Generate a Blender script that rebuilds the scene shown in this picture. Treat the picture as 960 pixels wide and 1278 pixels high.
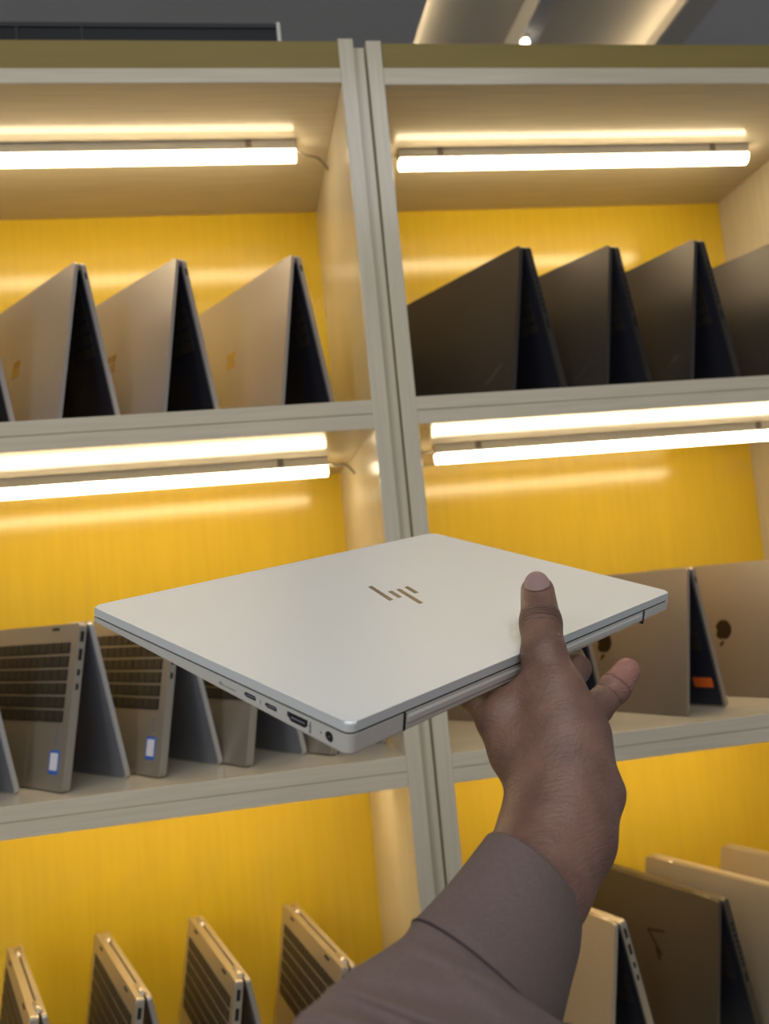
import bpy, bmesh, math, random
import numpy as np
from mathutils import Vector, Matrix
random.seed(4)
for o in list(bpy.data.objects): bpy.data.objects.remove(o)
scene = bpy.context.scene
COL = scene.collection
Z0 = 1.45                                   # height of the camera above the floor

# ------------------------------------------------------------------ camera
cd = bpy.data.cameras.new('camera'); cam = bpy.data.objects.new('camera', cd); COL.objects.link(cam)
cd.sensor_fit = 'VERTICAL'; cd.sensor_height = 24.0; cd.lens = 1151.9/1278*24.0
cd.clip_start = 0.02
right = Vector((0.983178, -0.156277, -0.094542)); up = Vector((0.079468, -0.100053, 0.991804)); fwd = Vector((0.164455, 0.982633, 0.085951))
m = Matrix((right, up, -fwd)).transposed().to_4x4(); m.translation = (0, -1.05, Z0)
cam.matrix_world = m
cd.dof.use_dof = True; cd.dof.focus_distance = 0.56; cd.dof.aperture_fstop = 6.0
scene.camera = cam
# ------------------------------------------------------------------ world, lamps, exposure
w = bpy.data.worlds.new('world'); scene.world = w; w.use_nodes = True
bg = w.node_tree.nodes['Background']; bg.inputs[0].default_value = (0.92, 0.96, 1.0, 1); bg.inputs[1].default_value = 0.22
def area(name, loc, target, sx, sy, power, col):
    l = bpy.data.lights.new(name, 'AREA'); l.shape = 'RECTANGLE'; l.size = sx; l.size_y = sy; l.energy = power; l.color = col
    o = bpy.data.objects.new(name, l); COL.objects.link(o); o.location = loc
    o.rotation_euler = (Vector(target)-Vector(loc)).to_track_quat('-Z', 'Y').to_euler(); return o
area('ceiling_lamp', (0.2, -1.9, Z0+1.46), (0.2, -1.9, 0), 1.6, 1.0, 27, (0.94, 0.97, 1.0))
area('fill_light', (-1.6, -2.3, Z0+1.0), (0, -0.1, Z0-0.2), 0.8, 1.2, 16, (1.0, 0.96, 0.90))  # added fill light at the left rear, below the ceiling, aimed at the shelves
TUBE_STRENGTH = 20.0
vs = scene.view_settings; vs.view_transform = 'Standard'; vs.look = 'None'; vs.gamma = 1; vs.exposure = 0.0; vs.use_curve_mapping = False

# ------------------------------------------------------------------ materials
def nodes(name):
    mt = bpy.data.materials.new(name); mt.use_nodes = True
    nt = mt.node_tree; return mt, nt, nt.nodes['Principled BSDF']
def mat(name, col, rough=.5, metal=0, emis=None, es=0, coat=0, spec=None, noise=0, nscale=40, stretch=(1,1,1), bump=0):
    mt, nt, p = nodes(name)
    p.inputs['Base Color'].default_value = (*col, 1); p.inputs['Roughness'].default_value = rough; p.inputs['Metallic'].default_value = metal
    if coat: p.inputs['Coat Weight'].default_value = coat; p.inputs['Coat Roughness'].default_value = .08
    if spec is not None: p.inputs['Specular IOR Level'].default_value = spec
    if emis: p.inputs['Emission Color'].default_value = (*emis, 1); p.inputs['Emission Strength'].default_value = es
    if noise or bump:
        tc = nt.nodes.new('ShaderNodeTexCoord'); mp = nt.nodes.new('ShaderNodeMapping'); mp.inputs['Scale'].default_value = stretch
        nz = nt.nodes.new('ShaderNodeTexNoise'); nz.inputs['Scale'].default_value = nscale; nz.inputs['Detail'].default_value = 5
        nt.links.new(tc.outputs['Object'], mp.inputs[0]); nt.links.new(mp.outputs[0], nz.inputs['Vector'])
        if noise:
            rp = nt.nodes.new('ShaderNodeValToRGB')
            rp.color_ramp.elements[0].position = .3; rp.color_ramp.elements[1].position = .7
            rp.color_ramp.elements[0].color = (*[c*(1-noise) for c in col], 1); rp.color_ramp.elements[1].color = (*[min(1, c*(1+noise*.6)) for c in col], 1)
            nt.links.new(nz.outputs['Fac'], rp.inputs[0]); nt.links.new(rp.outputs[0], p.inputs['Base Color'])
        if bump:
            b = nt.nodes.new('ShaderNodeBump'); b.inputs['Strength'].default_value = bump; b.inputs['Distance'].default_value = .001
            nt.links.new(nz.outputs['Fac'], b.inputs['Height']); nt.links.new(b.outputs[0], p.inputs['Normal'])
    return mt
M = {}
WOOD = (0.61, 0.545, 0.42)
M['wood_h'] = mat('pale_laminate_horizontal', WOOD, .15, noise=.09, nscale=9, stretch=(1, 22, 22), spec=.17)
M['wood_v'] = mat('pale_laminate_vertical', WOOD, .18, noise=.08, nscale=9, stretch=(22, 22, 1), spec=.3)
M['yellow'] = mat('yellow_laminate', (0.76, 0.515, 0.034), .16, noise=.05, nscale=7, stretch=(16, 16, 1))
M['olive'] = mat('olive_fascia_laminate', (0.27, 0.205, 0.065), .5, noise=.06, nscale=7, stretch=(1, 16, 16), spec=.2)
M['glass_dark'] = mat('dark_panel_glass', (.012, .014, .018), .35, spec=.25)
M['white_plastic'] = mat('white_painted_metal', (.75, .72, .66), .4)
M['tube'] = mat('tube_diffuser', (.9, .9, .9), .4, emis=(1, .80, .50), es=TUBE_STRENGTH)
M['cable'] = mat('grey_cable', (.25, .22, .17), .5)
M['screw'] = mat('screw_metal', (.25, .22, .2), .4, .8)
M['dark_ceiling'] = mat('dark_grey_ceiling', (.74, .745, .77), .8, noise=.05, nscale=4)
M['pale_ceiling'] = mat('pale_ceiling_panel', (.62, .58, .53), .7)
M['cove'] = mat('cove_strip_light', (1, 1, 1), .4, emis=(1, .80, .48), es=6.5)
M['floor'] = mat('floor_tile', (.35, .34, .33), .3, noise=.1, nscale=3)
M['wall'] = mat('dark_wall_paint', (.2, .2, .21), .8, noise=.04, nscale=3)
M['silver'] = mat('satin_silver', (.60, .585, .56), .38, .55, noise=.02, nscale=300)
M['lidsilver'] = mat('satin_natural_silver_lid', (.70, .72, .725), .42, .2)
M['bodysilver'] = mat('natural_silver_body', (.68, .655, .61), .38, .3)
M['platinum'] = mat('platinum_metal', (.50, .46, .43), .42, .7)
M['platinum_edge'] = mat('platinum_rim', (.62, .62, .64), .35, .6)
M['darkgrey'] = mat('dark_grey_metal', (.075, .066, .060), .36, .65)
M['gold'] = mat('pale_gold_metal', (.55, .48, .37), .36, .7)
M['deck'] = mat('warm_silver_deck', (.44, .40, .34), .40, .65)
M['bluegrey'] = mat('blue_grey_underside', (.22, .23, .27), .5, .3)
M['bronze'] = mat('brown_bronze_metal', (.115, .095, .070), .38, .65)
M['spacegold'] = mat('space_grey_aluminium', (.38, .33, .28), .38, .75)
M['black'] = mat('black_plastic', (.012, .012, .014), .5)
M['hole'] = mat('port_interior', (.008, .008, .008), .6)
M['screen'] = mat('black_glass_screen', (.008, .008, .012), .08, coat=.5)
M['keys'] = mat('dark_keycap', (.035, .028, .022), .5)
M['deck_shade'] = mat('shaded_keyboard_deck', (.016, .017, .028), .45)  # shade inside the tents is put into this deck colour
M['mirror_logo'] = mat('polished_logo', (.40, .31, .18), .15, 1)
M['dark_logo'] = mat('dark_logo', (.035, .022, .010), .35, .5)
M['grey_logo'] = mat('grey_logo', (.30, .27, .24), .25, .9)
M['bronze_logo'] = mat('dark_bronze_logo', (.20, .155, .10), .28, .9)
M['blue'] = mat('blue_sticker', (.03, .14, .55), .4)
M['white'] = mat('white_sticker', (.75, .75, .85), .4)
M['orange'] = mat('orange_sticker', (.85, .16, .02), .4)
M['cloth'] = mat('purple_brown_cloth', (.138, .096, .088), .85, noise=.12, nscale=420, stretch=(1, 1, 3), bump=.25)
M['stitch'] = mat('dark_seam_thread', (.03, .017, .017), .9)
M['nail'] = mat('fingernail', (.56, .38, .36), .25, noise=.06, nscale=60)

# ------------------------------------------------------------------ helpers
def obj(name, bm, mt, parent=None, smooth=False, mat4=None):
    if mat4 is not None: bm.transform(mat4)
    me = bpy.data.meshes.new(name)
    bmesh.ops.recalc_face_normals(bm, faces=bm.faces)
    bm.to_mesh(me); bm.free()
    if smooth:
        for p in me.polygons: p.use_smooth = True
    me.materials.append(mt)
    o = bpy.data.objects.new(name, me); COL.objects.link(o)
    if parent is not None: o.parent = parent
    return o
def tag(o, label=None, cat=None, group=None, kind=None):
    if label: o['label'] = label
    if cat: o['category'] = cat
    if group: o['group'] = group
    if kind: o['kind'] = kind
    return o
def empty(name, loc=(0, 0, 0), rz=0):
    o = bpy.data.objects.new(name, None); COL.objects.link(o); o.location = loc; o.rotation_euler = (0, 0, rz); o.empty_display_size = .05
    return o
def add_box(bm, x0, x1, y0, y1, z0, z1, bev=0):
    r = bmesh.ops.create_cube(bm, size=1)
    bmesh.ops.scale(bm, verts=r['verts'], vec=(x1-x0, y1-y0, z1-z0))
    bmesh.ops.translate(bm, verts=r['verts'], vec=((x0+x1)/2, (y0+y1)/2, (z0+z1)/2))
    if bev:
        es = list({e for v in r['verts'] for e in v.link_edges})
        bmesh.ops.bevel(bm, geom=es, offset=bev, segments=2, affect='EDGES', profile=.5)
def box(x0, x1, y0, y1, z0, z1, bev=0):
    bm = bmesh.new(); add_box(bm, x0, x1, y0, y1, z0, z1, bev); return bm
def rrect(w, h, r, n=6):
    pts = []
    for cx, cy, a0 in ((w-r, h-r, 0), (r, h-r, 90), (r, r, 180), (w-r, r, 270)):
        for k in range(n+1):
            a = math.radians(a0+90*k/n); pts.append((cx+r*math.cos(a), cy+r*math.sin(a)))
    return pts
def add_prism(bm, pts, z0, z1, bev=0, seg=2):
    b = [bm.verts.new((x, y, z0)) for x, y in pts]; t = [bm.verts.new((x, y, z1)) for x, y in pts]
    n = len(pts); bot = bm.faces.new(b[::-1]); top = bm.faces.new(t)
    for i in range(n): bm.faces.new((b[i], b[(i+1) % n], t[(i+1) % n], t[i]))
    if bev:
        es = list(top.edges)+list(bot.edges)
        bmesh.ops.bevel(bm, geom=es, offset=bev, segments=seg, affect='EDGES', profile=.5)
def prism(pts, z0, z1, bev=0, seg=2):
    bm = bmesh.new(); add_prism(bm, pts, z0, z1, bev, seg); return bm
def slab(w, l, t, r=.0045, bev=.0008): return prism(rrect(w, l, r), 0, t, bev)
def add_cyl(bm, p0, p1, r, n=16, r2=None):
    p0, p1 = Vector(p0), Vector(p1); d = p1-p0
    q = d.to_track_quat('Z', 'Y').to_matrix().to_4x4(); q.translation = (p0+p1)/2
    bmesh.ops.create_cone(bm, cap_ends=True, segments=n, radius1=r, radius2=r if r2 is None else r2, depth=d.length, matrix=q)
def tube(pts, r, n=8):
    bm = bmesh.new(); rings = []
    P = [Vector(p) for p in pts]
    for i, p in enumerate(P):
        d = (P[min(i+1, len(P)-1)]-P[max(i-1, 0)]).normalized(); q = d.to_track_quat('Z', 'Y').to_matrix()
        rings.append([bm.verts.new(p+q @ Vector((r*math.cos(2*math.pi*k/n), r*math.sin(2*math.pi*k/n), 0))) for k in range(n)])
    for a, b in zip(rings, rings[1:]):
        for k in range(n): bm.faces.new((a[k], a[(k+1) % n], b[(k+1) % n], b[k]))
    bm.faces.new(rings[0][::-1]); bm.faces.new(rings[-1]); return bm
def text_bm(s, size, ext=.0002):
    cu = bpy.data.curves.new('t', 'FONT'); cu.body = s; cu.size = size; cu.extrude = ext; cu.align_x = 'CENTER'; cu.align_y = 'CENTER'
    o = bpy.data.objects.new('t', cu); COL.objects.link(o)
    dg = bpy.context.evaluated_depsgraph_get(); me = bpy.data.meshes.new_from_object(o.evaluated_get(dg))
    bm = bmesh.new(); bm.from_mesh(me); bpy.data.objects.remove(o); bpy.data.meshes.remove(me); return bm
def copy_tree(o, parent=None):
    c = o.copy(); COL.objects.link(c); c.parent = parent
    for ch in list(o.children): copy_tree(ch, c)
    return c

# ------------------------------------------------------------------ the setting
tag(obj('floor', box(-3, 4, -4, 4, -.1, 0), M['floor']), kind='structure')
tag(obj('wall_back', box(-3, 4, 4, 4.1, 0, Z0+1.7), M['wall']), kind='structure')
ZC = Z0+1.5
bm = bmesh.new()
add_box(bm, -3, .604, -4, 4, ZC, ZC+.2); add_box(bm, 1.405, 4, -4, 4, ZC, ZC+.2)
add_box(bm, .604, 1.405, -4, .2, ZC, ZC+.2)
tag(obj('ceiling', bm, M['dark_ceiling']), kind='structure')
tag(obj('trim_1', box(.604, .905, .2, 4, ZC+.07, ZC+.11), M['pale_ceiling']), 'pale recessed ceiling panel left of the first ceiling beam', kind='structure')
tag(obj('trim_2', box(.958, 1.35, .2, 4, ZC+.07, ZC+.11), M['pale_ceiling']), 'pale recessed ceiling panel washed by the cove light', kind='structure')
tag(obj('trim_3', box(.905, .958, .2, 4, ZC, ZC+.11), M['pale_ceiling']), kind='structure')
tag(obj('trim_5', box(1.320, 1.351, .2, 4, ZC-.001, ZC+.008), M['pale_ceiling']), kind='structure')
tag(obj('trim_4', box(1.35, 1.405, .2, 4, ZC, ZC+.11), M['pale_ceiling']), kind='structure')
for x0, x1, z0, z1, lab in ((1.336, 1.348, .012, .024, 'warm cove light strip along the right ceiling beam'), (.610, .622, .045, .058, 'warm cove light strip hidden at the edge of the left pale ceiling panel')):
    tag(obj('cove_light', box(x0, x1, .25, 3.9, ZC+z0, ZC+z1), M['cove']), lab, 'light')
t = tag(empty('ceiling_spotlight', (.912, 1.285, ZC)), 'small bright spotlight under the left ceiling beam', 'lamp')
bm = bmesh.new(); add_cyl(bm, (0, 0, 0), (0, 0, -.012), .012); obj('mount', bm, M['white_plastic'], t)
bm = bmesh.new(); bmesh.ops.create_uvsphere(bm, u_segments=12, v_segments=8, radius=.013)
bmesh.ops.translate(bm, verts=bm.verts, vec=(0, 0, -.02)); M['bulb'] = mat('bulb', (1, 1, 1), .4, emis=(1, .93, .8), es=6); obj('bulb', bm, M['bulb'], t, True)

# ------------------------------------------------------------------ cabinets
DEPTH = .373
def shelf_bm(x0, x1, zt, zb):
    bm = bmesh.new(); zm = (zt+zb)/2
    add_box(bm, x0, x1, 0, DEPTH, zm+.0005, zt, .0006); add_box(bm, x0, x1, 0, DEPTH, zb, zm-.0005, .0006)
    add_box(bm, x0, x1, .0015, DEPTH, zm-.001, zm+.001); return bm
def cabinet(name, label, xl, xr, th, top_b, top_g, top_f, shelves, filler=None):
    root = tag(empty(name, (0, 0, 0)), label, 'cabinet', 'display cabinets')
    H = Z0
    for a, b in ((xl-th, xl), (xr, xr+th)): obj('side_panel', box(a, b, 0, DEPTH, 0, H+top_f+.002, .0008), M['wood_v'], root)
    obj('back_panel', box(xl-th, xr+th, DEPTH, DEPTH+.008, 0, H+top_f), M['yellow'], root)
    obj('top_panel', box(xl, xr, 0, DEPTH, H+top_b, H+top_g, .0008), M['wood_h'], root)
    obj('fascia', box(xl, xr, .003, .02, H+top_g, H+top_f), M['olive'], root)
    for zt, zb in shelves: obj('shelf', shelf_bm(xl, xr, H+zt, H+zb), M['wood_h'], root)
    obj('plinth', box(xl, xr, .03, .05, 0, .09), M['wood_h'], root)
    if filler: obj('filler_strip', box(filler[0], filler[1], .010, DEPTH, 0, H+top_f-.004), M['wood_v'], root)
    return root
LX0, LX1 = -.62, .1734
cabinet('display_cabinet', 'pale wood display cabinet with yellow back, left of the double upright', LX0, LX1, .0186, .6144, .633, .6685,
        [(.2244, .1905), (-.1867, -.2212), (-.612, -.646), (-1.03, -1.064)], (.1922, .2061))
RX0, RX1 = .2262, .8708
cabinet('display_cabinet', 'pale wood display cabinet with yellow back, right of the double upright', RX0, RX1, .0186, .6113, .633, .6660,
        [(.2252, .1921), (-.1901, -.2231), (-.612, -.646), (-1.03, -1.064)])
# thing lying on the left cabinet
t = tag(empty('glass_panel', (-.22, .12, Z0+.6335)), 'dark glass panel in a thin frame standing on top of the left cabinet', 'panel')
obj('glass', box(-.42, .332, -.004, .004, .004, .128), M['glass_dark'], t)
obj('frame_end', box(.332, .3365, -.006, .006, 0, .132), M['white_plastic'], t)
obj('frame_rail', box(-.42, .332, -.006, .006, .124, .130), M['black'], t)
for k in range(7): obj('bar', box(-.40+k*.08, -.397+k*.08, -.0055, -.0041, .004, .124), M['black'], t)

# ------------------------------------------------------------------ tube lights
def tube_light(x0, x1, y, zc, label, cable_to=None):
    t = tag(empty('tube_light', ((x0+x1)/2, y, Z0+zc)), label, 'light', 'tube lights in the cabinet bays'); h = (x1-x0)/2
    obj('housing', box(-h, h, -.011, .011, -.013, 0, .001), M['white_plastic'], t)
    pts = [(-.0105, -.0132)]+[(.0105*math.cos(a), -.0165-.0100*math.sin(a)) for a in [math.pi-math.pi*k/10 for k in range(11)]]+[(.0105, -.0132)]
    bm = prism(pts, -h+.001, h-.001); obj('diffuser', bm, M['tube'], t, mat4=Matrix(((0, 0, 1, 0), (1, 0, 0, 0), (0, 1, 0, 0), (0, 0, 0, 1))))
    for s in (-1, 1):
        obj('clip', box(s*h*.78-.004, s*h*.78+.004, -.0125, -.011, -.010, -.0005), M['screw'], t)
    if cable_to is not None:
        e = Vector(cable_to)-Vector(((x0+x1)/2, y, zc)); s = Vector((h if e.x > 0 else -h, 0, -.006))
        pts = [s.lerp(e, k/8)+Vector((0, 0, .004*math.sin(math.pi*k/8)))+Vector((0, 0, -.004*math.sin(2*math.pi*k/8))) for k in range(9)]
        obj('cable', tube(pts, .0017), M['cable'], t, True)
    return t
tube_light(-.45, .126, .148, .6144, 'glowing white tube light under the top panel of the left cabinet', (.1734, .185, .594))
tube_light(.272, .802, .172, .6113, 'glowing white tube light under the top panel of the right cabinet', (.2262, .18, .600))
tube_light(-.45, .136, .196, .1905, 'glowing white tube light under the left cabinet shelf of silver lids', (.1734, .20, .165))
tube_light(.281, .815, .168, .1921, 'glowing white tube light under the right cabinet shelf of dark lids', (.2262, .18, .180))
tube_light(-.45, .136, .19, -.2212, 'tube light hidden under the left cabinet shelf of keyboard-out laptops')
tube_light(.281, .815, .19, -.2231, 'tube light hidden under the right cabinet shelf of apple-logo laptops')

# ------------------------------------------------------------------ laptops standing as tents
# local frame: x across the tent (left slab at -x), y along the hinge going back, z up; origin under the near end of the hinge
def apple_pts(k=1.0):
    out = []
    for i in range(40):
        a = 2*math.pi*i/40; x, y = math.cos(a), math.sin(a)
        r = 1-.13*math.exp(-((a-math.pi/2)/.35)**2)-.10*math.exp(-((a-3*math.pi/2)/.3)**2)
        px, py = .92*r*x*(1.0 if y > -.2 else 1-.22*(-y-.2)), r*y
        d = math.hypot(px-1.12, py-.12)
        if d < .46: px -= (.46-d)*.95
        out.append((px*k, py*k))
    return out
KINDS = {
 'surface':  dict(L=.200, W=.285, s=.0345, lid='platinum', base='platinum', edge='platinum_edge', tl=.0042, tb=.0060, ports='few'),
 'thinkpad': dict(L=.200, W=.296, s=.0410, lid='darkgrey', base='darkgrey', edge='darkgrey', tl=.0060, tb=.0105, ports='vents'),
 'convertible': dict(L=.186, W=.285, s=.0345, lid='silver', base='deck', edge='silver', tl=.0055, tb=.0095, ports='side', flip=True),
 'gold_convertible': dict(L=.191, W=.262, s=.0320, lid='gold', base='gold', edge='gold', tl=.0055, tb=.0095, ports='side', flip=True),
 'mac':      dict(L=.186, W=.285, s=.0345, lid='spacegold', base='spacegold', edge='silver', tl=.0042, tb=.0068, ports='few'),
 'cream':    dict(L=.186, W=.27, s=.0370, lid='gold', base='gold', edge='gold', tl=.0055, tb=.0095, ports='side'),
 'brown':    dict(L=.190, W=.265, s=.0380, lid='bronze', base='bronze', edge='bronze', tl=.0055, tb=.0100, ports='vents'),
}
def frame4(apex, e, n):
    # u -> +y, v -> e (down the slab), w -> n (outward)
    return Matrix(((0, e[0], n[0], apex[0]), (1, e[1], n[1], apex[1]), (0, e[2], n[2], apex[2]), (0, 0, 0, 1)))
def make_laptop(name, kind):
    k = KINDS[kind]; L, W, s = k['L'], k['W'], k['s']; h = math.sqrt(L*L-s*s)
    root = empty(name)
    flip = k.get('flip'); g = .0012
    eL, nL = Vector((-s, 0, -h))/L, Vector((-h, 0, s))/L
    eR, nR = Vector((s, 0, -h))/L, Vector((h, 0, s))/L
    FL = frame4(Vector((-g, 0, h)), eL, nL); FR = frame4(Vector((g, 0, h)), eR, nR)
    FLid, FBase = (FR, FL) if flip else (FL, FR)
    tl, tb = k['tl'], k['tb']
    lid = obj('lid', slab(W, L, tl), M[k['lid']], root, mat4=FLid)
    base = obj('base', slab(W, L, tb), M[k['base']], root, mat4=FBase)
    # hinge: two barrels lying along the ridge near both ends
    for a, b in ((.012, .045), (W-.045, W-.012)):
        hb = bmesh.new(); hz = h-.0012 if flip else h-.0032; add_cyl(hb, (0, a, hz), (0, b, hz), .0040, 12)
        obj('hinge', hb, M[k['base']], root, True)
    if not flip:
        obj('screen', prism(rrect(W-.006, L-.012, .004), -.0006, .0002), M['screen'], root, mat4=FLid @ Matrix.Translation((.003, .008, 0)))
        obj('deck_shade_plate', prism(rrect(W-.006, L-.010, .003), -.0004, .0002), M['deck_shade'], root, mat4=FBase @ Matrix.Translation((.003, .007, 0)))  # thin plate added to darken the deck like the tent's inner shade
        kb = bmesh.new()
        for r in range(6):
            for c in range(14):
                x = .014+c*(W-.028)/14; y = .024+r*.0145
                add_box(kb, x, x+(W-.028)/14-.003, y, y+.0120, -.0009, .0004)
        kbo = obj('keyboard', kb, M['keys'], root, mat4=FBase); kbo['kind'] = 'stuff'
        obj('touchpad', prism(rrect(.10, .062, .004), -.0004, .0004), M['deck_shade'], root, mat4=FBase @ Matrix.Translation((W/2-.05, .122, 0)))
    else:
        # deck faces outward on the base, the glass screen outward on the lid
        for r in range(6): obj('key_row_well', prism(rrect(W-.030, .0130, .001, 2), tb-.0004, tb+.00025), M['black'], root, mat4=FBase @ Matrix.Translation((.015, .0213+r*.0154, 0)))
        kb = bmesh.new(); n = 14; kw = (W-.034)/n
        for r in range(6):
            for c in range(n):
                x = .017+c*kw; y = .0215+r*.0154
                add_box(kb, x, x+kw-.0022, y, y+.0118, tb+.0002, tb+.0013)
        kbo = obj('keys', kb, M['keys'], root, mat4=FBase); kbo['kind'] = 'stuff'
        obj('touchpad', prism(rrect(.105, .057, .003), tb-.0002, tb+.0004), M[k['base']], root, mat4=FBase @ Matrix.Translation((W/2-.052, .122, 0)))
        for u in (.045, W-.06): obj('rubber_bumper', prism([(x+u, y+.004) for x, y in rrect(.016, .003, .0012, 3)], tb-.0002, tb+.0010), M['black'], root, mat4=FBase)
        st = obj('sticker', prism(rrect(.022, .026, .002), tb-.0001, tb+.0003), M['blue'], root, mat4=FBase @ Matrix.Translation((.014, .142, 0))); st['label'] = 'blue and white maker sticker'
        obj('sticker_face', prism(rrect(.017, .019, .001), tb, tb+.0005), M['white'], st, mat4=FBase @ Matrix.Translation((.0165, .145, 0)))
        sm = bmesh.new()
        for r in range(4): add_box(sm, .020, .027, .121+r*.0042, .1235+r*.0042, tb-.0001, tb+.0003)
        obj('small_sticker', sm, M['bluegrey'], root, mat4=FBase)['kind'] = 'stuff'
        obj('screen', prism(rrect(W-.008, L-.016, .004), tl-.0004, tl+.0003), M['screen'], root, mat4=FLid @ Matrix.Translation((.004, .006, 0)))
        # grey outside of base bottom and lid back seen inside the tent
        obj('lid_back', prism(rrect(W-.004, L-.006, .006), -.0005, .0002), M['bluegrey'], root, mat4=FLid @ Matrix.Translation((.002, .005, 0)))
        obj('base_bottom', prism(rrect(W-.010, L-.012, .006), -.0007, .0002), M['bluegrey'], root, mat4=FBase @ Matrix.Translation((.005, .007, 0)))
    # ports on the near end of the base
    def port(v, l, wd=.0032, nm='port'):
        obj(nm, box(-.0004, .002, v, v+l, tb*.5-wd/2, tb*.5+wd/2), M['hole'], root, mat4=FBase)
    if k['ports'] == 'side':
        port(.009, .012, .0042); port(.029, .013, .0042); port(.052, .007); port(.068, .007)
    elif k['ports'] == 'few':
        port(.012, .008, .0025)
    else:
        for i in range(8): port(.030+i*.0075, .005, .0045, 'vent_slot')
        port(.096, .012, .0045)
    # marks on the lid
    if kind == 'surface':
        for i in (0, 1):
            for j in (0, 1):
                obj('logo_square', prism([(x, y) for x, y in rrect(.0105, .0105, .0002, 1)], tl-.0001, tl+.0003), M['mirror_logo'], root, mat4=FLid @ Matrix.Translation((W/2-.0113+i*.0118, .0885+j*.0118, 0)))
    if kind == 'mac':
        R2 = Matrix.Translation((W/2, .094, 0)) @ Matrix.Rotation(math.radians(0), 4, 'Z')
        sc = .0150
        a = obj('logo', prism([(x*sc, y*sc) for x, y in apple_pts()], tl-.0001, tl+.0003), M['dark_logo'], root, mat4=FLid @ R2)
        leaf = [(-.10, 1.02), (-.04, 1.30), (.12, 1.52), (.36, 1.62), (.34, 1.34), (.18, 1.12)]
        obj('logo_leaf', prism([(x*sc, y*sc) for x, y in leaf], tl-.0001, tl+.0003), M['dark_logo'], root, mat4=FLid @ R2)
    if kind == 'thinkpad':
        tx = text_bm('ThinkPad', .0095)
        ex = Vector((-.80, -.60, 0)); ey = Vector((.60, -.80, 0)); T = Matrix(((ex.x, ey.x, 0, .037), (ex.y, ey.y, 0, .166), (0, 0, -1, tl+.0001), (0, 0, 0, 1)))
        obj('logo_lettering', tx, M['grey_logo'], root, mat4=FLid @ T)['kind'] = 'stuff'
    if kind == 'brown':
        bm = bmesh.new(); tri = [(.118, .062), (.092, .088), (.090, .058)]
        for i in range(3):
            a, b = Vector(tri[i]), Vector(tri[(i+1) % 3]); d = (b-a).normalized(); nn = Vector((-d.y, d.x))*.0016
            if i == 1: continue
            add_prism(bm, [tuple(a-nn-d*.001), tuple(b-nn+d*.001), tuple(b+nn+d*.001), tuple(a+nn-d*.001)], tl-.0001, tl+.0003)
        add_prism(bm, [(.100, .080), (.094, .094), (.097, .096), (.104, .082)], tl-.0001, tl+.0003)
        obj('logo', bm, M['dark_logo'], root, mat4=FLid)
    return root, h
protos = {}
def place(kind, name, x, y, z, yaw, label, group):
    if kind not in protos:
        r, h = make_laptop(name, kind); protos[kind] = r
    else: r = copy_tree(protos[kind])
    r.location = (x, y, Z0+z); r.rotation_euler = (0, 0, math.radians(yaw))
    return tag(r, label, 'laptop', group)
ZS = .2246
g = 'silver tent laptops on the top left shelf'
for x, y, a, lab in ((-.272, .052, 36, 'silver tent laptop cut by the left photo edge on the upper left shelf'),
                     (-.1521, .052, 35, 'silver tent laptop with four-square logo, second from left on the upper left shelf'),
                     (-.0349, .050, 35, 'silver tent laptop with four-square logo, second from the upright on the upper left shelf'),
                     (.1040, .052, 28, 'silver tent laptop with shining four-square logo beside the upright, upper left shelf')):
    place('surface', 'tent_laptop', x, y, ZS, a, lab, g)
g = 'dark grey tent laptops on the upper right shelf'
for x, y, a, lab in ((.3960, .047, 25, 'dark grey tent laptop right beside the upright, broadest black lid on the upper right shelf'),
                     (.5205, .056, 27, 'dark grey tent laptop, second from the upright on the upper right shelf'),
                     (.6350, .045, 20, 'dark grey tent laptop, third from the upright on the upper right shelf'),
                     (.7700, .050, 22, 'dark grey tent laptop cut by the right photo edge on the upper right shelf')):
    place('thinkpad', 'tent_laptop', x, y, .2254, a, lab, g)
g = 'convertible laptops with keyboards out on the middle left shelf'
for i, (x, y, a, lab) in enumerate(((-.2900, .042, 38, 'convertible laptop tent at the left photo edge, only its grey lid shows, middle left shelf'),
                     (-.1705, .058, 38, 'convertible laptop tent with whole keyboard and blue sticker in view, middle left shelf'),
                     (-.0662, .074, 33, 'convertible laptop tent with keyboard and blue sticker under the held laptop, middle left shelf'),
                     (.0335, .073, 30, 'convertible laptop tent seen below the ports of the held laptop, middle left shelf'),
                     (.1330, .080, 30, 'convertible laptop tent nearest the upright, almost covered by the held laptop corner, middle left shelf'))):
    r = place('convertible', 'convertible_laptop', x, y, -.1865, a, lab, g)
    if i >= 3:
        for ch in [c for c in r.children_recursive if 'sticker' in c.name]: bpy.data.objects.remove(ch)
g = 'space grey tent laptops on the middle right shelf'
for x, y, a, lab in ((.4270, .090, 30, 'space grey tent laptop behind the hand and held laptop, middle right shelf'),
                     (.5760, .062, 24, 'space grey tent laptop with orange sticker inside, right of the little finger'),
                     (.7560, .062, 24, 'space grey tent laptop with whole apple logo, at right photo edge, middle right shelf')):
    r = place('mac', 'tent_laptop', x, y, -.1899, a, lab, g)
    if 'orange' in lab:
        kk = KINDS['mac']; h = math.sqrt(kk['L']**2-kk['s']**2); s = kk['s']; L = kk['L']
        F = frame4(Vector((.0012, 0, h)), Vector((s, 0, -h))/L, Vector((h, 0, s))/L)
        so = obj('sticker', prism(rrect(.030, .013, .002), -.0008, .0001), M['orange'], r, mat4=F @ Matrix.Translation((.010, .146, 0))); so['label'] = 'orange sticker'
g = 'pale gold convertible laptops on the lower left shelf'
ZB = -.6118
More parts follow.
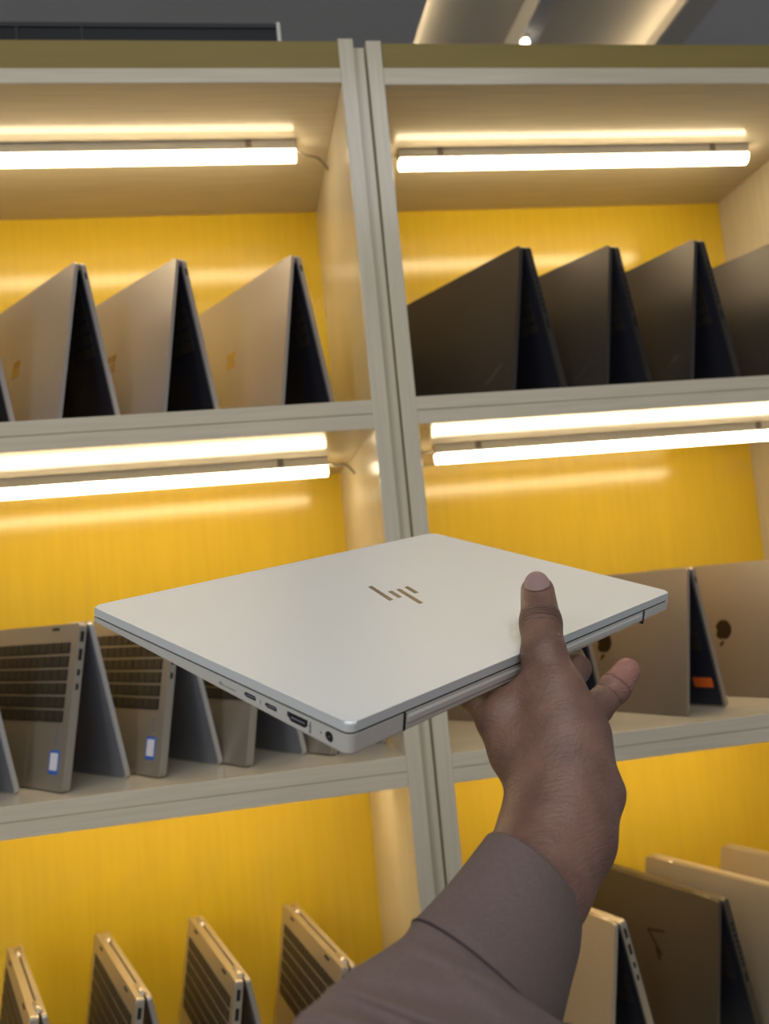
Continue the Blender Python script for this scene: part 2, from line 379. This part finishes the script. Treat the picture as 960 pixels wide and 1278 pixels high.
for x, y, a, lab in ((-.247, .052, 18.2, 'pale gold convertible laptop tent, leftmost on the lower left shelf'),
                     (-.135, .055, 18.0, 'pale gold convertible laptop tent, second from left on the lower left shelf'),
                     (-.026, .060, 14.5, 'pale gold convertible laptop tent, third from left on the lower left shelf'),
                     (.094, .050, 12.0, 'pale gold convertible laptop tent beside the brown sleeve on the lower left shelf')):
    place('gold_convertible', 'convertible_laptop', x, y, ZB+.0, a, lab, g)
g = 'tent laptops on the lower right shelf'
place('cream', 'tent_laptop', .4280, .065, ZB, 20, 'cream gold tent laptop with side ports, right beside the brown sleeve, lower right shelf', g)
place('brown', 'tent_laptop', .5690, .072, ZB, 20, 'dark bronze tent laptop with angular logo, lower right shelf', g)
place('cream', 'tent_laptop', .6780, .050, ZB, 22, 'cream gold tent laptop standing behind the dark bronze one, lower right shelf', g)
place('cream', 'tent_laptop', .8000, .045, ZB, 23, 'cream gold tent laptop at the right photo edge, rearmost on the lower right shelf', g)

# ------------------------------------------------------------------ the laptop in the hand
LW, LD = .3215, .2145
ax = Vector((.7884, .6038, .1178)); ay = Vector((-.6077, .7347, .3014)); az = ax.cross(ay).normalized(); ay = az.cross(ax).normalized(); ax.normalize()
ML = Matrix((ax, ay, az)).transposed().to_4x4(); ML.translation = (.10636, -.46069, -.00523+Z0)
held = empty('held_laptop'); held.matrix_world = ML
tag(held, 'closed silver laptop with slanted-bar logo held up in the hand', 'laptop')
def centred(pts): return [(x-LW/2, y-LD/2) for x, y in pts]
bm = prism(centred(rrect(LW, LD, .0045, 8)), -.0050, 0)
es = [e for e in bm.edges if all(abs(v.co.z) < 1e-6 for v in e.verts)]
bmesh.ops.bevel(bm, geom=es, offset=.0016, segments=3, affect='EDGES', profile=.5)
obj('lid', bm, M['lidsilver'], held)
obj('lid_gasket', prism([(x*.992, y*.990) for x, y in centred(rrect(LW, LD, .0045, 8))], -.0063, -.0050), M['black'], held)
# base: wedge, thicker at the hinge, with rounded lower edges
bm = bmesh.new(); pts = centred(rrect(LW, LD, .0045, 8))
lev = []
for ins, f in ((0, 0), (0, .86), (.0005, .95), (.0018, 1.0)):
    ring = []
    for x, y in pts:
        T = .0026+.0076*min(1, max(0, (.1072-y)/.16))
        T *= 1-.38*min(1, max(0, (x-.122)/.036))**1.5
        sx = (LW/2-ins)/(LW/2); sy = (LD/2-ins)/(LD/2)
        ring.append(bm.verts.new((x*sx, y*sy, -.0062-T*f)))
    lev.append(ring)
n = len(pts); bm.faces.new(lev[0])
for a, b in zip(lev, lev[1:]):
    for i in range(n): bm.faces.new((a[i], b[i], b[(i+1) % n], a[(i+1) % n]))
bm.faces.new(lev[-1][::-1])
base = obj('base', bm, M['bodysilver'], held)
# hinge cover between the two notches at the rear edge
bm = bmesh.new(); add_box(bm, -.1222, .1205, -.1078, -.098, -.0136, -.0066, .0022); obj('hinge_cover', bm, M['bodysilver'], held)
for x in (-.1232, .1214): obj('hinge_notch', box(x-.0007, x+.0007, -.1077, -.099, -.0150, -.0060), M['hole'], held)
obj('rear_gap', box(-.154, .154, -.1066, -.09, -.0067, -.0048), M['hole'], held)
# ports, cut into the base
cut = bmesh.new()
def side_prism(pts, d0, d1):      # pts in (y,z) on the port side
    bm = bmesh.new(); add_prism(bm, pts, d0, d1)
    bm.transform(Matrix(((0, 0, 1, -LW/2), (1, 0, 0, 0), (0, 1, 0, 0), (0, 0, 0, 1)))); return bm
def rr(y0, y1, z0, z1, r, n=4): return [(x+y0, z+z0) for x, z in rrect(y1-y0, z1-z0, r, n)]
hd = [(-.0803, -.0078), (-.0660, -.0078), (-.0660, -.0106), (-.0682, -.0126), (-.0781, -.0126), (-.0803, -.0106)]
dc = [(-.0945+.0027*math.cos(2*math.pi*k/20), -.0109+.0027*math.sin(2*math.pi*k/20)) for k in range(20)]
PORTS = [('usb_port', rr(-.0434, -.0344, -.0109, -.0081, .0013)), ('usb_port', rr(-.0589, -.0501, -.0113, -.0086, .0013)), ('hdmi_port', hd), ('power_jack', dc)]
for nm, p in PORTS:
    b = side_prism(p, -.002, .005); me = bpy.data.meshes.new('c'); b.to_mesh(me); b.free(); cut.from_mesh(me); bpy.data.meshes.remove(me)
bmesh.ops.recalc_face_normals(cut, faces=cut.faces)
me = bpy.data.meshes.new('cutter'); cut.to_mesh(me); cut.free(); co = bpy.data.objects.new('cutter', me); COL.objects.link(co); co.parent = held
md = base.modifiers.new('cut', 'BOOLEAN'); md.operation = 'DIFFERENCE'; md.solver = 'EXACT'; md.object = co
bpy.context.view_layer.update()
dg = bpy.context.evaluated_depsgraph_get(); nm_ = bpy.data.meshes.new_from_object(base.evaluated_get(dg)); base.modifiers.clear(); base.data = nm_
bpy.data.objects.remove(co)
def shrink(p, k=.985):
    cx = sum(q[0] for q in p)/len(p); cy = sum(q[1] for q in p)/len(p); return [(cx+(x-cx)*k, cy+(y-cy)*k) for x, y in p]
for nm, p in PORTS:
    o = obj(nm, side_prism(shrink(p), .0007, .0049), M['hole'], held)
    cx = sum(q[0] for q in p)/len(p); cy = sum(q[1] for q in p)/len(p); w_ = (max(q[0] for q in p)-min(q[0] for q in p))*.33
    if nm == 'power_jack':
        obj('pin', side_prism([(cx+.0005*math.cos(2*math.pi*k/10), cy+.0005*math.sin(2*math.pi*k/10)) for k in range(10)], .0002, .002), M['screw'], o)
    else: obj('tongue', side_prism(rr(cx-w_, cx+w_, cy-.0003, cy+.0003, .0002, 1), .0003, .002), M['bluegrey'], o)
bm = bmesh.new()
for k in range(9):
    b = side_prism(rr(-.0275+k*.0015, -.0275+k*.0015+.0007, -.0106, -.0098+(.0009 if k > 6 else 0), .0001, 1), -.00008, .0004); me = bpy.data.meshes.new('c'); b.to_mesh(me); b.free(); bm.from_mesh(me); bpy.data.meshes.remove(me)
obj('engraved_mark', bm, M['screw'], held)['kind'] = 'stuff'
# small marks beside the ports
bolt = [(-.0466, -.0084), (-.0474, -.0099), (-.0469, -.0099), (-.0473, -.0112), (-.0463, -.0096), (-.0468, -.0096)]
obj('bolt_mark', side_prism(bolt, -.00008, .0004), M['screw'], held)
tx = text_bm('HDMI', .0022, .0001)
obj('hdmi_mark', tx, M['black'], held, mat4=Matrix(((0, 0, -1, -LW/2), (0, -1, 0, -.0820), (-1, 0, 0, -.0107), (0, 0, 0, 1))))
obj('indicator_light', side_prism([(-.0892+.0004*math.cos(k*.7), -.0105+.0004*math.sin(k*.7)) for k in range(9)], -.00008, .0004), M['black'], held)
# logo: four slanted bars inlaid in the lid
for q in ([(-.0003, .0323), (.0036, .0323), (-.0080, .0025), (-.0119, .0025)], [(.0022, .0165), (.0061, .0165), (.0009, .0029), (-.0030, .0029)],
          [(.0100, .0162), (.0139, .0162), (.0022, -.0138), (-.0017, -.0138)], [(.0186, .0164), (.0225, .0164), (.0171, .0025), (.0132, .0025)]):
    obj('logo_bar', prism(q, -.0003, .00012), M['bronze_logo'], held)

# ------------------------------------------------------------------ the arm and hand (one continuous surface)
BONES=[
('thumb',0.1735,-0.5278,1.4419,0.0100,0.1677,-0.5446,1.4240,0.0115),
('thumb',0.1677,-0.5446,1.4240,0.0115,0.1619,-0.5615,1.4075,0.0122),
('thumb',0.1619,-0.5615,1.4075,0.0122,0.1622,-0.5710,1.3876,0.0165),
('thumb',0.1622,-0.5710,1.3876,0.0165,0.1619,-0.5772,1.3657,0.0235),
('hand',0.1619,-0.5772,1.3657,0.0235,0.1559,-0.5883,1.3417,0.0255),
('hand',0.1365,-0.5606,1.3762,0.0155,0.1432,-0.5695,1.3606,0.0190),
('hand',0.1432,-0.5695,1.3606,0.0190,0.1548,-0.5840,1.3410,0.0245),
('hand',0.1458,-0.5629,1.3852,0.0112,0.1599,-0.5718,1.3778,0.0165),
('hand',0.1688,-0.5738,1.3602,0.0160,0.1683,-0.5848,1.3476,0.0145),
('hand',0.1678,-0.5920,1.3381,0.0150,0.1743,-0.5931,1.3379,0.0112),
('hand',0.1775,-0.5678,1.3689,0.0100,0.1692,-0.5753,1.3542,0.0142),
('arm',0.1559,-0.5883,1.3417,0.0255,0.1462,-0.6005,1.3247,0.0285),
('arm',0.1462,-0.6005,1.3247,0.0285,0.1267,-0.6193,1.3097,0.0265),
('arm',0.1267,-0.6193,1.3097,0.0265,0.0885,-0.6586,1.2849,0.0270),
('arm',0.0885,-0.6586,1.2849,0.0270,0.0470,-0.7164,1.2695,0.0290),
('pinky',0.1740,-0.5691,1.3665,0.0095,0.1894,-0.5582,1.3755,0.0086),
('pinky',0.1894,-0.5582,1.3755,0.0086,0.2055,-0.5495,1.3844,0.0084),
('pinky',0.2055,-0.5495,1.3844,0.0084,0.2161,-0.5437,1.3918,0.0079),
('ring',0.1722,-0.5631,1.3711,0.0095,0.1863,-0.5233,1.3835,0.0085),
('ring',0.1863,-0.5233,1.3835,0.0085,0.1997,-0.5078,1.3927,0.0080),
('ring',0.1997,-0.5078,1.3927,0.0080,0.2098,-0.4659,1.4073,0.0070),
('index',0.1365,-0.5606,1.3762,0.0135,0.1269,-0.5361,1.3879,0.0088),
('index',0.1269,-0.5361,1.3879,0.0088,0.1199,-0.5063,1.4008,0.0080),
('index',0.1199,-0.5063,1.4008,0.0080,0.1164,-0.4868,1.4093,0.0070),
('middle',0.1513,-0.5628,1.3735,0.0130,0.1429,-0.5118,1.3943,0.0090),
('middle',0.1429,-0.5118,1.3943,0.0090,0.1357,-0.4787,1.4085,0.0082),
('middle',0.1357,-0.4787,1.4085,0.0082,0.1319,-0.4557,1.4179,0.0072),
]
CUFF=[
((0.1253,-0.6190,1.3089),(0.0195,-0.0012,-0.0234),(-0.0002,-0.0330,0.0169)),
((0.1139,-0.6305,1.2999),(0.0241,-0.0021,-0.0223),(-0.0011,-0.0361,0.0188)),
((0.1014,-0.6441,1.2925),(0.0263,-0.0023,-0.0235),(-0.0020,-0.0381,0.0204)),
((0.0872,-0.6635,1.2854),(0.0264,-0.0019,-0.0289),(-0.0030,-0.0400,0.0213)),
((0.0829,-0.6697,1.2829),(0.0262,-0.0018,-0.0291),(-0.0035,-0.0367,0.0188)),
]
SLEEVE=[
((0.0875,-0.6635,1.2847),(0.0271,-0.0020,-0.0293),(-0.0038,-0.0414,0.0214)),
((0.0890,-0.6742,1.2876),(0.0358,-0.0039,-0.0241),(-0.0100,-0.0469,0.0201)),
((0.0696,-0.6960,1.2834),(0.0389,-0.0041,-0.0275),(-0.0121,-0.0510,0.0243)),
((0.0580,-0.7141,1.2805),(0.0387,-0.0039,-0.0298),(-0.0093,-0.0537,0.0271)),
((0.0466,-0.7376,1.2801),(0.0387,-0.0037,-0.0318),(-0.0081,-0.0541,0.0295)),
((0.0297,-0.7756,1.2816),(0.0398,-0.0038,-0.0332),(-0.0057,-0.0528,0.0324)),
]
def hand_mesh(h=.0016, k=.0065):
    lo = np.array([.035, -.745, 1.225]); hi = np.array([.235, -.445, 1.475])
    nx, ny, nz = [int(v) for v in np.ceil((hi-lo)/h)]
    X, Y, Z = np.meshgrid(*[lo[i]+h*np.arange(n, dtype=np.float32) for i, n in enumerate((nx, ny, nz))], indexing='ij')
    X = X.astype(np.float32); Y = Y.astype(np.float32); Z = Z.astype(np.float32)
    groups = {}
    for b in BONES:
        a = np.array(b[1:4]); r0 = b[4]; c = np.array(b[5:8]); r1 = b[8]; d = c-a; dd = d @ d
        t = np.clip(((X-a[0])*d[0]+(Y-a[1])*d[1]+(Z-a[2])*d[2])/dd, 0, 1).astype(np.float32)
        t2 = t*t*(3-2*t)*.3+t*.7
        f = np.sqrt((X-a[0]-t*d[0])**2+(Y-a[1]-t*d[1])**2+(Z-a[2]-t*d[2])**2)-(r0+(r1-r0)*t2)
        g_ = b[0]
        if g_ not in groups: groups[g_] = f
        else:
            kk = .004; hh = np.clip(.5+.5*(f-groups[g_])/kk, 0, 1); groups[g_] = f*(1-hh)+groups[g_]*hh-kk*hh*(1-hh)
    F = None
    for name in ('arm', 'hand', 'thumb', 'index', 'middle', 'ring', 'pinky'):
        f = groups[name]
        if F is None: F = f; continue
        kk = {'hand': .011, 'thumb': .009, 'pinky': .005}.get(name, .005)
        hh = np.clip(.5+.5*(f-F)/kk, 0, 1); F = f*(1-hh)+F*hh-kk*hh*(1-hh)
    # surface nets
    s = F < 0
    c = s[:-1, :-1, :-1].astype(np.int8)
    cnt = sum(s[i:nx-1+i, j:ny-1+j, l:nz-1+l].astype(np.int8) for i in (0, 1) for j in (0, 1) for l in (0, 1))
    act = (cnt > 0) & (cnt < 8); idx = -np.ones(act.shape, int); I, J, K = np.nonzero(act); idx[I, J, K] = np.arange(len(I))
    acc = np.zeros((len(I), 3)); num = np.zeros(len(I))
    corners = [(i, j, l) for i in (0, 1) for j in (0, 1) for l in (0, 1)]
    for p in corners:
        for ax_ in range(3):
            if p[ax_]: continue
            q = list(p); q[ax_] = 1
            f0 = F[I+p[0], J+p[1], K+p[2]]; f1 = F[I+q[0], J+q[1], K+q[2]]; ok = (f0 < 0) != (f1 < 0)
            t = np.where(ok, f0/(f0-f1+1e-12), 0); P = np.stack([np.full(len(I), p[0], float), np.full(len(I), p[1], float), np.full(len(I), p[2], float)], 1); P[:, ax_] += t
            acc[ok] += P[ok]; num[ok] += 1
    V = (np.stack([I, J, K], 1)+acc/num[:, None])*h+lo
    faces = []
    for ax_ in range(3):
        u, v = [(1, 2), (2, 0), (0, 1)][ax_]
        sl0 = [slice(1, -1)]*3; sl1 = [slice(1, -1)]*3; sl0[ax_] = slice(0, -1); sl1[ax_] = slice(1, None)
        a = s[tuple(sl0)]; b = s[tuple(sl1)]
        E = np.argwhere(a != b); off = np.ones(3, int); off[ax_] = 0; E = E+off
        du = np.zeros(3, int); dv = np.zeros(3, int); du[u] = 1; dv[v] = 1
        g4 = [idx[tuple((E-x).T)] for x in (du*0, du, du+dv, dv)]
        inside = s[tuple(E.T)]
        Q = np.stack(g4, 1); Q[~inside] = Q[~inside][:, ::-1]; faces.append(Q)
    Fq = np.concatenate(faces); Fq = Fq[(Fq >= 0).all(1)]
    # relax
    for it in range(3):
        S = np.zeros_like(V); N = np.zeros(len(V))
        for i in range(4):
            a, b = Fq[:, i], Fq[:, (i+1) % 4]
            np.add.at(S, a, V[b]); np.add.at(N, a, 1); np.add.at(S, b, V[a]); np.add.at(N, b, 1)
        V = V*.5+.5*S/np.maximum(N, 1)[:, None]
    return V, Fq
V, Fq = hand_mesh()
# skin
mt, nt, p = nodes('brown_skin'); M['skin'] = mt
L_ = nt.links.new; N_ = nt.nodes.new
p.inputs['Roughness'].default_value = .48; p.inputs['Specular IOR Level'].default_value = .4
p.inputs['Subsurface Weight'].default_value = .06; p.inputs['Subsurface Radius'].default_value = (.004, .0015, .001); p.inputs['Subsurface Scale'].default_value = .6
tc = N_('ShaderNodeTexCoord')
nz = N_('ShaderNodeTexNoise'); nz.inputs['Scale'].default_value = 38; nz.inputs['Detail'].default_value = 6; L_(tc.outputs['Object'], nz.inputs['Vector'])
rp = N_('ShaderNodeValToRGB'); rp.color_ramp.elements[0].position = .3; rp.color_ramp.elements[1].position = .72
rp.color_ramp.elements[0].color = (.125, .064, .046, 1); rp.color_ramp.elements[1].color = (.235, .125, .094, 1); L_(nz.outputs['Fac'], rp.inputs[0])
def dot_axis(c, d):       # signed distance along d from point c
    s = N_('ShaderNodeVectorMath'); s.operation = 'SUBTRACT'; L_(tc.outputs['Object'], s.inputs[0]); s.inputs[1].default_value = c
    q = N_('ShaderNodeVectorMath'); q.operation = 'DOT_PRODUCT'; L_(s.outputs[0], q.inputs[0]); q.inputs[1].default_value = d; return q.outputs['Value'], s
def math_(op, a, b=None, c=None):
    n = N_('ShaderNodeMath'); n.operation = op
    for i, v in enumerate((a, b, c)):
        if v is None: continue
        if isinstance(v, (int, float)): n.inputs[i].default_value = v
        else: L_(v, n.inputs[i])
    return n.outputs[0]
def ball(c, r0, r1):      # 1 inside r0, 0 beyond r1
    d = N_('ShaderNodeVectorMath'); d.operation = 'DISTANCE'; L_(tc.outputs['Object'], d.inputs[0]); d.inputs[1].default_value = c
    mr = N_('ShaderNodeMapRange'); mr.interpolation_type = 'SMOOTHSTEP'; L_(d.outputs['Value'], mr.inputs[0]); mr.inputs[1].default_value = r0; mr.inputs[2].default_value = r1; mr.inputs[3].default_value = 1; mr.inputs[4].default_value = 0
    return mr.outputs[0]
TH = [b for b in BONES if b[0] == 'thumb']; PK = [b for b in BONES if b[0] == 'pinky']
tip = Vector(TH[0][1:4]); ip = Vector(TH[0][5:8]); mcp = Vector(TH[1][5:8]); tax = (tip-ip).normalized()
wob = N_('ShaderNodeTexNoise'); wob.inputs['Scale'].default_value = 160; L_(tc.outputs['Object'], wob.inputs['Vector'])
def creases(c, d, offs, width):
    v, _ = dot_axis(c, d); v = math_('ADD', v, math_('MULTIPLY', math_('SUBTRACT', wob.outputs['Fac'], .5), .0022)); tot = None
    for o_, a_ in offs:
        e = math_('MULTIPLY', math_('POWER', math_('DIVIDE', math_('ABSOLUTE', math_('SUBTRACT', v, o_)), width), 2.0), -1.0)
        e = math_('MULTIPLY', math_('EXPONENT', e), a_); tot = e if tot is None else math_('ADD', tot, e)
    return tot
cr1 = math_('MULTIPLY', creases(ip, tax, [(.0035, .6), (.0012, 1.0), (-.0008, .7), (-.003, .9), (-.006, .35)], .00055), ball(ip, .012, .019))
pj = Vector(PK[1][5:8]); pax = (Vector(PK[2][5:8])-pj).normalized()
cr2 = math_('MULTIPLY', creases(pj, pax, [(0, 1.0), (-.009, .5)], .0006), ball(pj, .012, .018))
cr = math_('ADD', cr1, cr2)
vor = N_('ShaderNodeTexVoronoi'); vor.inputs['Scale'].default_value = 620; L_(tc.outputs['Object'], vor.inputs['Vector'])
wv = N_('ShaderNodeTexNoise'); wv.inputs['Scale'].default_value = 330; wv.inputs['Detail'].default_value = 4
mp = N_('ShaderNodeMapping'); mp.inputs['Scale'].default_value = (.5, 1, 2.2); L_(tc.outputs['Object'], mp.inputs[0]); L_(mp.outputs[0], wv.inputs['Vector'])
hgt = math_('ADD', math_('MULTIPLY', vor.outputs['Distance'], .22), math_('MULTIPLY', wv.outputs['Fac'], .8))
hgt = math_('SUBTRACT', hgt, math_('MULTIPLY', cr, 1.3))
bp = N_('ShaderNodeBump'); bp.inputs['Strength'].default_value = .85; bp.inputs['Distance'].default_value = .0008; L_(hgt, bp.inputs['Height']); L_(bp.outputs[0], p.inputs['Normal'])
def mix(fac, a, b):
    n = N_('ShaderNodeMix'); n.data_type = 'RGBA'; L_(fac, n.inputs[0])
    for i, v in ((6, a), (7, b)):
        if isinstance(v, tuple): n.inputs[i].default_value = (*v, 1)
        else: L_(v, n.inputs[i])
    return n.outputs[2]
col = rp.outputs[0]
col = mix(math_('MULTIPLY', ball(ip, .006, .019), .5), col, (.080, .042, .034))                 # darker knuckle skin
col = mix(math_('MULTIPLY', cr, .55), col, (.040, .020, .016))                                 # creases
col = mix(math_('MULTIPLY', ball(Vector(PK[2][5:8]), .010, .026), .75), col, (.36, .165, .135)) # pink palm side of the little finger
for mc in ((.1718, -.5955, 1.3590), ): pass
L_(col, p.inputs['Base Color'])
me = bpy.data.meshes.new('person'); me.from_pydata(V.tolist(), [], Fq.tolist()); me.update()
for q in me.polygons: q.use_smooth = True
me.materials.append(M['skin'])
person = bpy.data.objects.new('person', me); COL.objects.link(person)
tag(person, 'person with brown sleeve reaching up and holding the closed silver laptop, thumb on top', 'person')
# thumbnail: curved plate over the back of the thumb
nc = Vector(TH[0][1:4]); to_cam = (cam.location-nc).normalized(); nrm = (to_cam-tax*to_cam.dot(tax)).normalized(); nrm = (nrm+Vector((0, 0, .18))-tax*0).normalized(); nrm = (nrm-tax*nrm.dot(tax)).normalized(); sd = tax.cross(nrm)
bm = bmesh.new(); NU, NV = 14, 14; R = .0104; grid = []
for j in range(NV+1):
    row = []
    for i in range(NU+1):
        u = -1+2*i/NU; v = j/NV; half = .78*(1-.22*max(0, v-.55)/.45)
        yb = -.0062+.0022*u*u*0; v_len = .0132
        aa = u*half
        y = -.0030+v*.0122-.0075*(1-u*u)*(1-v)-.0042*u*u*v
        R_ = (R+.0003-.05*y) if y < 0 else math.sqrt((R+.0003)**2-(.82*y)**2)
        row.append(bm.verts.new(nc+tax*y+sd*(R_*math.sin(aa)*.98)+nrm*(R_*math.cos(aa))))
    grid.append(row)
for j in range(NV):
    for i in range(NU): bm.faces.new((grid[j][i], grid[j][i+1], grid[j+1][i+1], grid[j+1][i]))
bmesh.ops.solidify(bm, geom=bm.faces[:], thickness=.0005)
obj('thumbnail', bm, M['nail'], person, True)
# sleeve
from mathutils import noise as mnoise
def loft(rings, n=96, thick=.0016, wr=0, cap=False, sub=10, folds=()):
    bm = bmesh.new(); RS = []
    C_, E1, E2 = [[Vector(r[i]) for r in rings] for i in range(3)]
    def cat(P, i, t):
        p0, p1, p2, p3 = P[max(i-1, 0)], P[i], P[i+1], P[min(i+2, len(P)-1)]
        return .5*((2*p1)+(p2-p0)*t+(2*p0-5*p1+4*p2-p3)*t*t+(3*p1-p0-3*p2+p3)*t*t*t)
    st = [(i, k/sub) for i in range(len(rings)-1) for k in range(sub)]+[(len(rings)-2, 1.0)]
    for si, (i, t) in enumerate(st):
        c, a, b = cat(C_, i, t), cat(E1, i, t), cat(E2, i, t); T = si/(len(st)-1); ring = []
        for q in range(n):
            th = 2*math.pi*q/n
            k = 1+wr*T*(.55*math.sin(3*th+5*T+1)+.35*math.sin(7*th-9*T)+.35*math.sin(2*th+14*T))
            for (t0, th0, sl, wd, am) in folds:      # soft fold ridges running round the sleeve
                dth = (th-th0+math.pi) % (2*math.pi)-math.pi
                k += am*math.exp(-((T-t0-sl*dth)/wd)**2)*math.exp(-(dth/.75)**2)*min(1, T*6)
            co = c+a*math.cos(th)*k+b*math.sin(th)*k
            if wr: co += (co-c).normalized()*mnoise.noise(co*28)*wr*.03*min(1, T*5)
            ring.append(bm.verts.new(co))
        RS.append(ring)
    for a, b in zip(RS, RS[1:]):
        for q in range(n): bm.faces.new((a[q], a[(q+1) % n], b[(q+1) % n], b[q]))
    bmesh.ops.recalc_face_normals(bm, faces=bm.faces)
    bmesh.ops.solidify(bm, geom=bm.faces[:], thickness=thick)
    return bm, RS
bm, RS = loft(CUFF, wr=.006); seam_pts = [v.co.copy() for v in RS[-9]]
cuff = obj('sleeve_cuff', bm, M['cloth'], person, True)
bm, RS = loft(SLEEVE, wr=.035, folds=((.40, 1.75, .12, .03, .11), (.28, 1.3, -.10, .025, .06), (.58, 1.9, .16, .04, .12), (.50, 1.5, .08, .035, -.10), (.18, 1.9, .06, .022, .05), (.34, 1.9, .12, .03, -.06))); edge_pts = [v.co.copy() for v in RS[0]]
slv = obj('sleeve', bm, M['cloth'], person, True)
obj('seam', tube(edge_pts+edge_pts[:1], .0007, 6), M['stitch'], slv, True)
